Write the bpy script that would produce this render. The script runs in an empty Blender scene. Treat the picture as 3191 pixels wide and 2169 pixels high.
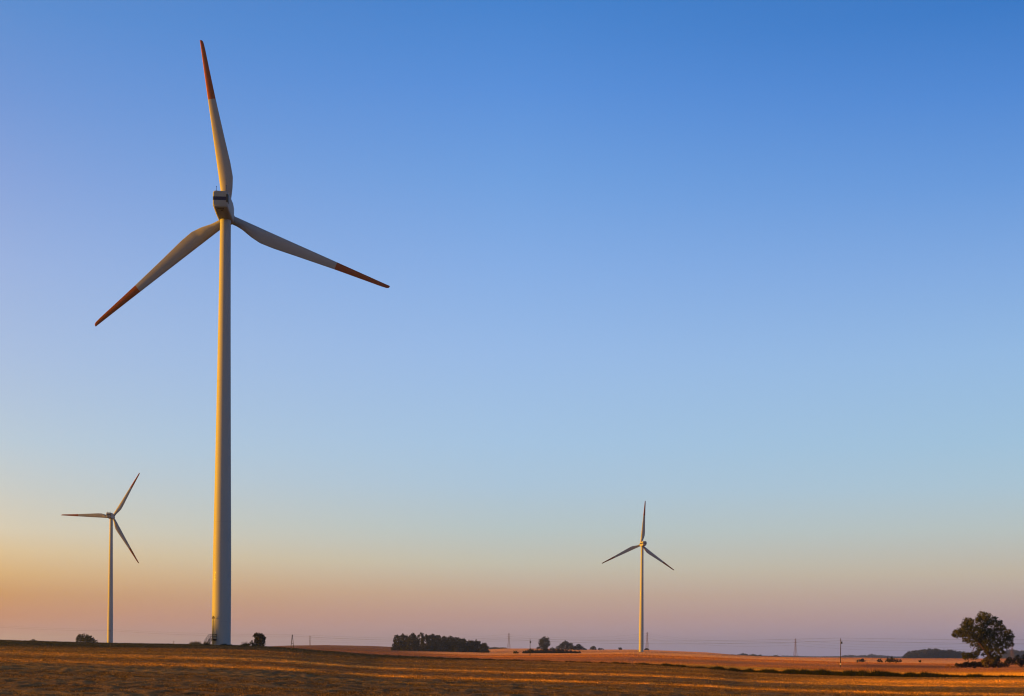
import bpy, math, random
import numpy as np
from mathutils import Matrix, Vector

# ------------------------------------------------------------------ camera
F, CX, CY, ROLL = 3975.0, 1595.5, 2035.0, math.radians(0.58)
CR, SR = math.cos(ROLL), math.sin(ROLL)
CZ = 1.8
scene = bpy.context.scene
COL = scene.collection
cam = bpy.data.cameras.new('camera')
cam.sensor_fit = 'HORIZONTAL'; cam.sensor_width = 36.0
cam.lens = 36.0 * F / 3191.0
cam.shift_y = (CY - 1084.5) / 3191.0
cam.clip_start = 0.5; cam.clip_end = 60000.0
cam_o = bpy.data.objects.new('camera', cam); COL.objects.link(cam_o)
cam_o.matrix_world = Matrix(((CR, -SR, 0, 0), (0, 0, -1, 0), (SR, CR, 0, CZ), (0, 0, 0, 1)))
scene.camera = cam_o

# ------------------------------------------------------------------ light
SUN_AZ, SUN_EL = math.radians(-92.6), math.radians(3.8)
EXPOSURE = 1.25
scene.view_settings.view_transform = 'Standard'
scene.view_settings.look = 'None'
scene.view_settings.exposure = EXPOSURE
scene.view_settings.gamma = 1.0
scene.cycles.filter_width = 1.15
sun = bpy.data.lights.new('sun', 'SUN')
sun.energy = 5.0; sun.angle = math.radians(0.53); sun.color = (1.0, 0.425, 0.0)
sun_o = bpy.data.objects.new('sun', sun); COL.objects.link(sun_o)
sdir = Vector((math.sin(SUN_AZ) * math.cos(SUN_EL), math.cos(SUN_AZ) * math.cos(SUN_EL), math.sin(SUN_EL)))
sun_o.rotation_euler = sdir.to_track_quat('Z', 'Y').to_euler()

# evening sky: Nishita sky plus the colours of the twilight arch, by direction
def tan_(u, v):
    ix, iy = u - CX, CY - v
    return (ix * CR - iy * SR) / F, (ix * SR + iy * CR) / F
def lin(c):
    c = c / 255.0
    return c / 12.92 if c <= 0.04045 else ((c + 0.055) / 1.055) ** 2.4
K = 3191.0 / 2324.0
SKY = {
 'L': [(0,92,142,208),(200,112,152,215),(400,135,165,220),(600,155,180,225),(800,170,192,225),(900,178,198,222),(1000,188,205,218),(1100,203,207,203),(1200,220,207,182),(1250,225,196,153),(1300,221,178,123),(1350,206,150,102),(1400,200,137,114),(1440,192,142,147),(1480,180,148,165)],
 'C': [(0,70,131,206),(200,90,145,218),(400,112,161,224),(600,134,175,230),(800,153,188,232),(1000,166,198,228),(1100,174,200,220),(1200,186,200,200),(1280,199,194,176),(1350,199,169,147),(1400,191,154,146),(1450,178,150,160),(1480,172,150,178)],
 'R': [(0,60,122,198),(200,82,138,212),(400,105,155,220),(600,130,172,226),(800,150,188,228),(1000,163,197,222),(1100,174,200,215),(1200,188,198,195),(1300,198,184,164),(1350,191,169,157),(1400,182,155,155),(1450,170,150,168),(1480,165,150,178)],
}
NISH = 0.05
NTINT = (.35, .35, .28)   # evening filter over the Nishita sky
NTAB = {'e': [0, 1, 3, 6, 10, 15, 25, 40, 70],
        'L': [(1.3,.7,.1),(1.58,.95,.18),(2.37,1.81,.6),(2.07,2.14,1.27),(1.54,1.87,1.56),(1.14,1.5,1.51),(.75,1.05,1.24),(.5,.73,.94),(.33,.5,.67)],
        'C': [(1.0,.5,.1),(1.24,.75,.15),(2.01,1.58,.53),(1.84,1.93,1.13),(1.38,1.71,1.42),(1.02,1.37,1.39),(.67,.96,1.15),(.45,.68,.88),(.32,.48,.66)],
        'R': [(1.1,.6,.1),(1.36,.84,.17),(2.27,1.74,.56),(2.1,2.23,1.32),(1.59,1.98,1.66),(1.18,1.6,1.62),(.76,1.1,1.31),(.5,.74,.97),(.32,.48,.66)]}
world = bpy.data.worlds.new('World'); scene.world = world; world.use_nodes = True
nt = world.node_tree; nt.nodes.clear()
def N(t, tree=None): return (tree or nt).nodes.new(t)
def LK(a, b, tree=None): (tree or nt).links.new(a, b)
out = N('ShaderNodeOutputWorld')
sky = N('ShaderNodeTexSky'); sky.sky_type = 'NISHITA'; sky.sun_disc = False
sky.sun_elevation = SUN_EL; sky.sun_rotation = SUN_AZ
bg1 = N('ShaderNodeBackground'); bg1.inputs['Strength'].default_value = NISH
skm = N('ShaderNodeMix'); skm.data_type = 'RGBA'; skm.blend_type = 'MULTIPLY'; skm.inputs[0].default_value = 1.0
LK(sky.outputs[0], skm.inputs[6]); skm.inputs[7].default_value = (*NTINT, 1); LK(skm.outputs[2], bg1.inputs['Color'])
tc = N('ShaderNodeTexCoord'); sep = N('ShaderNodeSeparateXYZ'); LK(tc.outputs['Generated'], sep.inputs[0])
def math_(op, a, b=None, c=None):
    m = N('ShaderNodeMath'); m.operation = op
    for i, q in enumerate((a, b, c)):
        if q is None: continue
        if isinstance(q, (int, float)): m.inputs[i].default_value = q
        else: LK(q, m.inputs[i])
    return m.outputs[0]
hl = math_('SQRT', math_('SUBTRACT', 1.0, math_('MINIMUM', math_('MULTIPLY', sep.outputs[2], sep.outputs[2]), 0.9999)))
dsun = math_('DIVIDE', math_('ADD', math_('MULTIPLY', sep.outputs[0], math.sin(SUN_AZ)), math_('MULTIPLY', sep.outputs[1], math.cos(SUN_AZ))), hl)
elev = math_('MULTIPLY', sep.outputs[2], 1.6)
def ramp(key, u):
    r = N('ShaderNodeValToRGB'); cr = r.color_ramp; cr.interpolation = 'B_SPLINE' if False else 'LINEAR'
    pts = []
    for y, *rgb in SKY[key]:
        tx, tz = tan_(u, y * K)
        s = tz / math.sqrt(1 + tx * tx + tz * tz)
        e = math.degrees(math.asin(max(s, 0)))
        nis = [np.interp(e, NTAB['e'], [q[i] for q in NTAB[key]]) * NISH * NTINT[i] for i in range(3)]
        col = [max(lin(c) / 2 ** EXPOSURE - n, 0.004) for c, n in zip(rgb, nis)]
        pts.append((max(s, 0.0) * 1.6, col))
    pts.append((1.0, [pts[0][1][0] * .45, pts[0][1][1] * .5, pts[0][1][2] * .55]))
    pts.sort(key=lambda p: p[0])
    while len(cr.elements) < len(pts): cr.elements.new(0.5)
    for e, (p, c) in zip(cr.elements, pts): e.position = min(p, 1.0)
    for e, (p, c) in zip(cr.elements, pts): e.position = min(p, 1.0); e.color = (*c, 1)
    LK(elev, r.inputs[0]); return r.outputs[0]
def mapr(v, a, b):
    m = N('ShaderNodeMapRange'); LK(v, m.inputs[0]); m.inputs[1].default_value = a; m.inputs[2].default_value = b
    return m.outputs[0]
def mixc(f, a, b, tree=None):
    m = N('ShaderNodeMix', tree); m.data_type = 'RGBA'
    for q, i in ((f, 0), (a, 6), (b, 7)):
        if isinstance(q, (int, float)): m.inputs[i].default_value = q
        elif isinstance(q, tuple): m.inputs[i].default_value = (*q, 1)
        else: LK(q, m.inputs[i], tree)
    return m.outputs[2]
c1 = mixc(math_('POWER', mapr(dsun, .33, -.045), .65), ramp('L', 30), ramp('C', 1595))
c2 = mixc(mapr(dsun, -.045, -.415), c1, ramp('R', 3160))
gl = N('ShaderNodeValToRGB'); ge = gl.color_ramp.elements          # glow of the sky round the setting sun
for p, c in ((0.0, (.62, .22, .0)), (.22, (.42, .20, .01)), (.5, (.12, .10, .05))):
    e = ge[0] if p == 0 else (ge[1] if p == .22 else ge.new(p))
    e.position = p; e.color = (*c, 1)
LK(elev, gl.inputs[0])
c2 = mixc(mapr(dsun, .37, .52), c2, gl.outputs[0])
bg2 = N('ShaderNodeBackground'); LK(c2, bg2.inputs['Color']); bg2.inputs['Strength'].default_value = 1.0
ad = N('ShaderNodeAddShader'); LK(bg1.outputs[0], ad.inputs[0]); LK(bg2.outputs[0], ad.inputs[1])
LK(ad.outputs[0], out.inputs['Surface'])

# ------------------------------------------------------------------ helpers
RNG = np.random.default_rng(7)
def P(u, v, Y):
    tx, tz = tan_(u, v)
    return Vector((tx * Y, Y, CZ + tz * Y))
def Z5(x, y): return 1160 + x * .23236, 1900 + y * .23236
def Z4(x, y): return 560 + x * .27539, 1900 + y * .27539
def Z3(x, y): return x * .27539, 1900 + y * .27539
def Z6(x, y): return 1600 + x * .25818, 1900 + y * .25818
def Z7(x, y): return 2100 + x * .25818, 1900 + y * .25818
def Z8(x, y): return 2591 + x * .25818, 1850 + y * .25818
def ZT(x, y): return 2920 + x * .15191, 1880 + y * .15191

def tag(o, label=None, cat=None, group=None, kind=None):
    if label: o['label'] = label
    if cat: o['category'] = cat
    if group: o['group'] = group
    if kind: o['kind'] = kind
    return o
def mesh_obj(name, verts, faces, mat, parent=None, smooth=False, loc=None):
    me = bpy.data.meshes.new(name)
    me.from_pydata([tuple(v) for v in verts], [], faces); me.update()
    if mat: me.materials.append(mat)
    if smooth: me.polygons.foreach_set('use_smooth', [True] * len(me.polygons))
    o = bpy.data.objects.new(name, me); COL.objects.link(o)
    if parent: o.parent = parent
    if loc is not None: o.location = loc
    return o
def np_mesh(name, V, Fc, mat, parent=None, loc=None, smooth=False):
    V = np.asarray(V, np.float32); Fc = np.asarray(Fc, np.int32); k = Fc.shape[1]
    me = bpy.data.meshes.new(name)
    me.vertices.add(len(V)); me.vertices.foreach_set('co', V.ravel())
    me.loops.add(Fc.size); me.loops.foreach_set('vertex_index', Fc.ravel())
    me.polygons.add(len(Fc)); me.polygons.foreach_set('loop_start', np.arange(0, Fc.size, k, dtype=np.int32))
    me.polygons.foreach_set('loop_total', np.full(len(Fc), k, np.int32))
    if smooth: me.polygons.foreach_set('use_smooth', np.ones(len(Fc), bool))
    me.update(calc_edges=True)
    if mat: me.materials.append(mat)
    o = bpy.data.objects.new(name, me); COL.objects.link(o)
    if parent: o.parent = parent
    if loc is not None: o.location = loc
    return o
def empty(name, loc, rz=0.0):
    o = bpy.data.objects.new(name, None); COL.objects.link(o)
    o.location = loc; o.rotation_euler = (0, 0, rz); o.empty_display_size = 0.5
    return o
class MB:
    def __init__(s): s.v = []; s.f = []
    def box(s, c, d, M=None):
        b = len(s.v)
        for z in (-1, 1):
            for y in (-1, 1):
                for x in (-1, 1):
                    p = Vector((c[0] + x * d[0] / 2, c[1] + y * d[1] / 2, c[2] + z * d[2] / 2))
                    s.v.append(M @ p if M else p)
        s.f += [tuple(b + i for i in q) for q in ((0,2,3,1),(4,5,7,6),(0,1,5,4),(2,6,7,3),(0,4,6,2),(1,3,7,5))]
    def tube(s, pts, rad, n=6, caps=True):
        pts = [Vector(p) for p in pts]; b0 = len(s.v)
        if not hasattr(rad, '__len__'): rad = [rad] * len(pts)
        for i, p in enumerate(pts):
            d = (pts[min(i + 1, len(pts) - 1)] - pts[max(i - 1, 0)]).normalized()
            a = d.cross(Vector((0, 0, 1)))
            if a.length < 1e-3: a = d.cross(Vector((0, 1, 0)))
            a.normalize(); c = d.cross(a)
            for k in range(n):
                t = 2 * math.pi * k / n
                s.v.append(p + (a * math.cos(t) + c * math.sin(t)) * rad[i])
        for i in range(len(pts) - 1):
            for k in range(n):
                s.f.append((b0 + i * n + k, b0 + i * n + (k + 1) % n, b0 + (i + 1) * n + (k + 1) % n, b0 + (i + 1) * n + k))
        if caps:
            s.f.append(tuple(b0 + k for k in range(n))[::-1]); e = b0 + (len(pts) - 1) * n
            s.f.append(tuple(e + k for k in range(n)))
    def loft(s, rings, caps=True):
        b0 = len(s.v); n = len(rings[0])
        for r in rings: s.v += [Vector(p) for p in r]
        for i in range(len(rings) - 1):
            for k in range(n):
                s.f.append((b0 + i * n + k, b0 + i * n + (k + 1) % n, b0 + (i + 1) * n + (k + 1) % n, b0 + (i + 1) * n + k))
        if caps:
            s.f.append(tuple(b0 + k for k in range(n))[::-1]); e = b0 + (len(rings) - 1) * n
            s.f.append(tuple(e + k for k in range(n)))
    def build(s, name, mat, parent=None, smooth=False, loc=None): 
        o = mesh_obj(name, s.v, s.f, mat, parent, smooth, loc)
        return o
def smooth_angle(o, ang=35):
    me = o.data
    import bmesh
    bm = bmesh.new(); bm.from_mesh(me); bmesh.ops.recalc_face_normals(bm, faces=bm.faces)
    for e in bm.edges:
        if len(e.link_faces) == 2 and e.calc_face_angle(0) > math.radians(ang): e.smooth = False
    for f in bm.faces: f.smooth = True
    bm.to_mesh(me); bm.free()
def children(o): return [c for c in bpy.data.objects if c.parent == o]
def copy_tree(o, parent=None):
    c = o.copy(); COL.objects.link(c)
    if parent is not None: c.parent = parent
    for ch in children(o): copy_tree(ch, c)
    return c

# ------------------------------------------------------------------ materials
def principled(name, col, rough=0.7, spec=0.3, metallic=0.0):
    m = bpy.data.materials.new(name); m.use_nodes = True
    b = m.node_tree.nodes['Principled BSDF']
    b.inputs['Base Color'].default_value = (*col, 1); b.inputs['Roughness'].default_value = rough
    b.inputs['Specular IOR Level'].default_value = spec; b.inputs['Metallic'].default_value = metallic
    return m, b, m.node_tree
def noisy(name, c1, c2, scale, rough=0.7, spec=0.3, detail=4, bump=0.0, coords='Object', stretch=(1, 1, 1)):
    m, b, t = principled(name, c1, rough, spec)
    tcn = N('ShaderNodeTexCoord', t); mp = N('ShaderNodeMapping', t); mp.inputs['Scale'].default_value = stretch
    LK(tcn.outputs[coords], mp.inputs[0], t)
    n = N('ShaderNodeTexNoise', t); n.inputs['Scale'].default_value = scale; n.inputs['Detail'].default_value = detail
    LK(mp.outputs[0], n.inputs['Vector'], t)
    LK(mixc(n.outputs['Fac'], c1, c2, t), b.inputs['Base Color'], t)
    if bump:
        bp = N('ShaderNodeBump', t); bp.inputs['Strength'].default_value = bump
        LK(n.outputs['Fac'], bp.inputs['Height'], t); LK(bp.outputs[0], b.inputs['Normal'], t)
    return m
def foliage_mat(name, cols, transl=0.25):
    m = bpy.data.materials.new(name); m.use_nodes = True; t = m.node_tree; t.nodes.clear()
    o = N('ShaderNodeOutputMaterial', t); g = N('ShaderNodeNewGeometry', t)
    r = N('ShaderNodeValToRGB', t); cr = r.color_ramp
    while len(cr.elements) < len(cols): cr.elements.new(0.5)
    for i, c in enumerate(cols): cr.elements[i].position = i / (len(cols) - 1)
    for i, c in enumerate(cols): cr.elements[i].color = (*c, 1)
    LK(g.outputs['Random Per Island'], r.inputs[0], t)
    d = N('ShaderNodeBsdfDiffuse', t); tr = N('ShaderNodeBsdfTranslucent', t); mx = N('ShaderNodeMixShader', t)
    mx.inputs[0].default_value = transl
    LK(r.outputs[0], d.inputs[0], t); LK(r.outputs[0], tr.inputs[0], t)
    LK(d.outputs[0], mx.inputs[1], t); LK(tr.outputs[0], mx.inputs[2], t); LK(mx.outputs[0], o.inputs[0], t)
    return m
M_WHITE = noisy('tower_paint', (.285, .29, .29), (.325, .325, .318), 1.2, .5, .06, 5, stretch=(1, 1, .12))
_b = M_WHITE.node_tree.nodes['Principled BSDF']
_b.inputs['Coat Weight'].default_value = .04; _b.inputs['Coat Roughness'].default_value = .012
M_BLADE = noisy('blade_paint', (.26, .252, .25), (.295, .288, .282), .6, .55, .15, 4)
M_NAC = noisy('nacelle_paint', (.24, .24, .238), (.28, .28, .275), .9, .6, .15, 4)
M_RED = noisy('red_paint', (.27, .062, .004), (.23, .05, .003), .8, .5, .2)
M_NAVY = noisy('navy_stripe', (.006, .012, .05), (.009, .016, .06), 2, .6, .08)
M_DARK = noisy('dark_grille', (.015, .015, .018), (.03, .03, .03), 3, .6, .3)
M_STEEL = noisy('grey_steel', (.022, .023, .028), (.035, .035, .038), 3, .6, .2)
M_DOOR = noisy('door_paint', (.25, .25, .25), (.3, .3, .3), 2, .5, .4)
M_WOODP = noisy('weathered_pole', (.028, .018, .014), (.045, .03, .022), 2, .85, .1, stretch=(1, 1, .1))
M_CONC = noisy('pale_band', (.55, .5, .42), (.62, .56, .48), 3, .8, .2)
M_CABLE = principled('cable', (.03, .03, .033), .6)[0]
M_PYLON = noisy('sun_reddened_pylon', (.10, .055, .052), (.13, .07, .065), 1, .7, .2)  # reddish cast of the low sun put into the lattice colour
M_BARK = noisy('bark', (.05, .032, .02), (.11, .07, .045), 2.5, .9, .1, bump=.4)
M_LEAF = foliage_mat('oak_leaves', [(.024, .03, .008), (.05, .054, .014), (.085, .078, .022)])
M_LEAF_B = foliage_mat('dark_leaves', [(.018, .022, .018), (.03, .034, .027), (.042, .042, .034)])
M_LEAF_T = foliage_mat('tan_leaves', [(.06, .05, .015), (.10, .075, .02), (.14, .09, .03)])
M_DRY = foliage_mat('dry_weeds', [(.34, .23, .11), (.20, .14, .06), (.42, .29, .15)], .35)
M_GRASS = foliage_mat('verge_grass', [(.012, .015, .006), (.02, .022, .009), (.032, .03, .012)], .2)

# ------------------------------------------------------------------ ground
def curve(pts):
    a = np.array([tan_(u, v) for u, v in pts]); return a[:, 0], a[:, 1]
CREST = curve([(-40,1997),(0,1998),(300,2005.5),(600,2009.5),(693,2011),(815,2015),(911,2021),(967,2026),(1036,2031),(1160,2041.5),(1357,2050),(1508,2055.5),(1781,2065),(1987,2071.5),(2200,2084),(2306,2094),(2487,2102),(2591,2106),(2823,2111),(3004,2112),(3230,2111)])
MID = curve([(-40,2003),(600,2013),(815,2021),(967,2024),(1160,2032),(1227,2034),(1520,2041),(1600,2039.5),(1806,2038.5),(1960,2036.5),(2039,2040.5),(2200,2047),(2358,2054),(2616,2062),(2746,2065),(2952,2068),(3230,2069)])
FAR = curve([(-40,2008),(600,2018),(760,2018),(815,2015.7),(907,2012),(1014,2010.7),(1160,2013.4),(1223,2016.5),(1350,2020),(1522,2023.5),(1578,2021.5),(1671,2021.3),(1832,2024.5),(1961,2024.5),(2026,2026),(2200,2033.5),(2281,2040.5),(2358,2045.5),(2487,2049),(2700,2050),(2813,2052),(2996,2052.5),(3230,2053)])
YC_T = [tan_(u, 2035)[0] for u in (-40, 693, 1200, 1700, 2200, 2700, 3230)]
YC_V = [330, 312, 300, 230, 180, 150, 142]
TXMIN, TXMAX = tan_(-60, 2035)[0], tan_(3250, 2035)[0]
def ground_z(X, Y):
    X = np.asarray(X, float); Y = np.asarray(Y, float)
    R = np.hypot(X, Y); az = np.arctan2(X, np.maximum(Y, -1e9))
    a0, a1 = math.atan(TXMIN), math.atan(TXMAX)
    azc = np.clip(az, a0, a1)
    tx = np.tan(azc); D = R * np.cos(azc); D = np.maximum(D, 1.0)
    yc = np.interp(tx, YC_T, YC_V)
    tc_ = np.interp(tx, *CREST); tm = np.interp(tx, *MID); tf = np.interp(tx, *FAR)
    zn = -1.72; zc = tc_ * yc
    near = zn + (zc - zn) * np.clip((D - 40) / (yc - 40), 0, 1)
    near = np.where(D < 40, zn, near)
    L = np.log(D)
    dip = tc_ - np.interp(tx, [-.15, 0, .10, .2], [5, 6, 3, -8.5]) / F
    ks = [(yc, tc_), (yc * 1.25 + 15, dip), (np.full_like(yc, 750.), tm), (np.full_like(yc, 1900.), tf),
          (np.full_like(yc, 2600.), tf - 4 / F), (np.full_like(yc, 4200.), np.minimum(tf - 6 / F, -5 / F)), (np.full_like(yc, 16000.), np.full_like(yc, -3 / F))]
    t = ks[-1][1] * np.ones_like(D)
    for (ya, ta), (yb, tb) in zip(ks[::-1][1:], ks[::-1][:-1]):
        w = (L - np.log(ya)) / (np.log(yb) - np.log(ya)); w = np.clip(w, 0, 1)
        w = w * w * (3 - 2 * w) * .5 + w * .5
        t = np.where(D <= yb, ta + (tb - ta) * w, t)
    z = np.where(D <= yc, near, t * D)
    # low hill outside the frame to the left, behind which the sun is setting
    hill = HILL_H * np.exp(-((X + HILL_X) / 190.) ** 2 / 2 - np.where(Y > 240, (Y - 240) / 150., (240 - Y) / 120.) ** 2 / 2)
    return z + hill + CZ
HILL_H, HILL_X = 47.0, 730.0
def gz(X, Y): return float(ground_z(np.array([X]), np.array([Y]))[0])
def _hash(ix, iy, s):
    h = (ix.astype(np.int64) * 374761393 + iy.astype(np.int64) * 668265263 + s * 974634777) & 0x7fffffff
    h = ((h ^ (h >> 13)) * 1274126177) & 0x7fffffff
    return ((h ^ (h >> 16)) & 0xffff) / 65535.0
def vnoise(x, y, s=0):
    ix, iy = np.floor(x), np.floor(y); fx, fy = x - ix, y - iy
    fx = fx * fx * (3 - 2 * fx); fy = fy * fy * (3 - 2 * fy)
    a, b = _hash(ix, iy, s), _hash(ix + 1, iy, s); c, d = _hash(ix, iy + 1, s), _hash(ix + 1, iy + 1, s)
    return (a + (b - a) * fx) * (1 - fy) + (c + (d - c) * fx) * fy
def fbm(x, y, s=0, o=3):
    v = 0; a = .5; t = 0
    for i in range(o): v = v + a * vnoise(x * 2 ** i, y * 2 ** i, s + i); t += a; a *= .5
    return v / t
ROWK = 0.6
def rows(X, Y):
    n = math.hypot(1, ROWK)
    return (Y + ROWK * X), (X - ROWK * Y) / n
def field_colour(X, Y):
    D = np.maximum(Y, 1); tx = np.clip(X / D, TXMIN, TXMAX)
    yc = np.interp(tx, YC_T, YC_V)
    r, a = rows(X, Y)
    r = r + 5 * (fbm(a / 40, r / 60, 5) - .5) + 2.5 * (fbm(a / 4, r / 8, 6) - .5)
    n1 = fbm(a / 18, r / 1.2, 11); n2 = fbm(a / 55, r / 9, 21); n3 = .5 * fbm(X / 1.3, Y / 2.2, 31) + .5 * fbm(X / .45, Y / .9, 33, 2)
    olive = np.array([.118, .082, .033]); brown = np.array([.17, .088, .032]); dark = np.array([.06, .047, .022]); straw = np.array([.74, .34, .05]); tan_c = np.array([.22, .16, .08])  # straw: tone that also carries the painted sunlit streaks
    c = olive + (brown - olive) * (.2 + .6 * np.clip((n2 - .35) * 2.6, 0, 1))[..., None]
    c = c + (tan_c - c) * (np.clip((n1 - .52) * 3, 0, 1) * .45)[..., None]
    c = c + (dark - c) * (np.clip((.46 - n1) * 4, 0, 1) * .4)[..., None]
    st = np.zeros_like(r)  # sunlit streaks of the near field, put into the colour as straw rows
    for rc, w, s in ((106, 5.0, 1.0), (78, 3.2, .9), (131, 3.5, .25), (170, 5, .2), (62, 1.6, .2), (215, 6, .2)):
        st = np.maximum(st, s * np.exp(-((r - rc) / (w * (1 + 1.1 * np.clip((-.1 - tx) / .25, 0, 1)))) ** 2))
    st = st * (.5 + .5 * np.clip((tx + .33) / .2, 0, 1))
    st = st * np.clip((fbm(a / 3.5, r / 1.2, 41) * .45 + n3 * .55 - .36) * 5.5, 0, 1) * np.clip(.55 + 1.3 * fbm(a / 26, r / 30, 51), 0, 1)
    sun_swath = np.clip((tx - .19) / .1, 0, 1) * np.exp(-((Y - 108) / 16) ** 2) * np.clip((n3 - .1) * 2.4, 0, 1)  # sunlit swath on the right, painted with the same straw tone
    st = np.maximum(st, sun_swath * .9)
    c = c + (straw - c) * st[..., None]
    # beyond the crest
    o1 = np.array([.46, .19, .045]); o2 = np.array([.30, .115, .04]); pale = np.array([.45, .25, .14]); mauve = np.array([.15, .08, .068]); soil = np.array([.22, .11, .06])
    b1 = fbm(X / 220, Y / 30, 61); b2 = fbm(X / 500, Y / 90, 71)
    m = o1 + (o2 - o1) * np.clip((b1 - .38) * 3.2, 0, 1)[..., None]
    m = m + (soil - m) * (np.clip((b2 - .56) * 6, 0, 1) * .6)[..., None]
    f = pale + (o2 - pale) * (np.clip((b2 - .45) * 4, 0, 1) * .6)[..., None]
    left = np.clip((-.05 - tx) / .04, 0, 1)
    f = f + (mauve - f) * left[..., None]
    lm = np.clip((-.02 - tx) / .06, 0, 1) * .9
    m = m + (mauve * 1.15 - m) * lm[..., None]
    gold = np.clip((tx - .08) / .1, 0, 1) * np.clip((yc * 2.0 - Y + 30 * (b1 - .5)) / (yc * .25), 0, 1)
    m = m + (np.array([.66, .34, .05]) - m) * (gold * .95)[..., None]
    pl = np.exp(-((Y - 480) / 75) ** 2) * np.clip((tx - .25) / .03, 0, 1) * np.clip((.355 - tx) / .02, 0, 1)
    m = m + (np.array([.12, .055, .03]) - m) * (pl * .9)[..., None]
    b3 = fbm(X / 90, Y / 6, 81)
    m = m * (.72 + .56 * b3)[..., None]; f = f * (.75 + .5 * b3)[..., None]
    wm = np.clip((Y - 700 - 60 * (b1 - .5)) / 60, 0, 1)[..., None]
    g = m * (1 - wm) + f * wm
    wc = np.clip((Y - yc * 1.02) / 6, 0, 1)[..., None]
    return c * (1 - wc) + g * wc
def build_ground():
    fa = math.radians(23.2)
    inner = np.linspace(-fa, fa, 1300)
    side = np.concatenate([np.linspace(fa, math.radians(60), 60)[1:], np.linspace(math.radians(60), math.radians(140), 60)[1:], np.linspace(math.radians(140), 2 * math.pi - math.radians(140), 24)[1:],
                           np.linspace(-math.radians(140), -math.radians(60), 60)[1:] + 2 * math.pi, np.linspace(-math.radians(60), -fa, 60)[1:-1] + 2 * math.pi])
    az = np.concatenate([inner, side])
    Rr = [.0, 2., 5., 9., 14., 20., 27., 34.]
    while Rr[-1] < 345: Rr.append(Rr[-1] * 1.0075)
    while Rr[-1] < 2200: Rr.append(Rr[-1] * 1.018)
    while Rr[-1] < 15500: Rr.append(Rr[-1] * 1.09)
    Rr = np.array(Rr); nA, nR = len(az), len(Rr)
    A, R = np.meshgrid(az, Rr)
    X, Y = R * np.sin(A), R * np.cos(A)
    Z = ground_z(X, np.where(np.abs(Y) < 1e-9, 1e-9, Y))
    # radial smoothing of the crest
    for _ in range(3):
        Z[1:-1] = .25 * Z[:-2] + .5 * Z[1:-1] + .25 * Z[2:]
    r, a = rows(X, Y)
    amp = np.clip((R - 15) / 20, 0, 1)
    relief = .09 * (fbm(a / 30, r / 11, 101) - .5) + .06 * (fbm(a / 14, r / .9, 111, 3) - .5) + .12 * (vnoise(X / .5, Y / .7, 121) - .5)
    relief_far = .9 * (fbm(X / 180, Y / 60, 131) - .5) * np.clip((R - 300) / 300, 0, 1) * np.clip((2500 - R) / 500, 0, 1)
    Z = Z + relief * amp * np.where(R < 400, 1, .5) + relief_far * .6
    V = np.stack([X, Y, Z], -1).reshape(-1, 3)
    i = np.arange(nR - 1)[:, None] * nA; j = np.arange(nA)[None, :]; j2 = (j + 1) % nA
    Fc = np.stack([i + j, i + j2, i + nA + j2, i + nA + j], -1).reshape(-1, 4)
    m, b, t = principled('field_soil', (.1, .1, .1), .95, .05)
    at = N('ShaderNodeAttribute', t); at.attribute_name = 'crop'
    g = N('ShaderNodeNewGeometry', t)
    n1 = N('ShaderNodeTexNoise', t); n1.inputs['Scale'].default_value = 1.4; n1.inputs['Detail'].default_value = 6
    LK(g.outputs['Position'], n1.inputs['Vector'], t)
    mr = N('ShaderNodeMapRange', t); LK(n1.outputs['Fac'], mr.inputs[0], t)
    mr.inputs[1].default_value = .3; mr.inputs[2].default_value = .7; mr.inputs[3].default_value = .62; mr.inputs[4].default_value = 1.35
    vm = N('ShaderNodeVectorMath', t); vm.operation = 'SCALE'; LK(at.outputs['Color'], vm.inputs[0], t); LK(mr.outputs[0], vm.inputs['Scale'], t)
    LK(vm.outputs[0], b.inputs['Base Color'], t)
    n2 = N('ShaderNodeTexNoise', t); n2.inputs['Scale'].default_value = 6.5; n2.inputs['Detail'].default_value = 5
    LK(g.outputs['Position'], n2.inputs['Vector'], t)
    bp = N('ShaderNodeBump', t); bp.inputs['Strength'].default_value = 1.0; bp.inputs['Distance'].default_value = .16
    LK(n2.outputs['Fac'], bp.inputs['Height'], t); LK(bp.outputs[0], b.inputs['Normal'], t)
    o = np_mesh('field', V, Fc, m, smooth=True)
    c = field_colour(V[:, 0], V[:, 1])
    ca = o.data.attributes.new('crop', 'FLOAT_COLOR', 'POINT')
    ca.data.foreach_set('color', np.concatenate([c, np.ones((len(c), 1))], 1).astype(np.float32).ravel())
    tag(o, 'rolling harvested field with dark stubble in front and orange stubble beyond', 'field', kind='structure')
    return o
build_ground()

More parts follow.
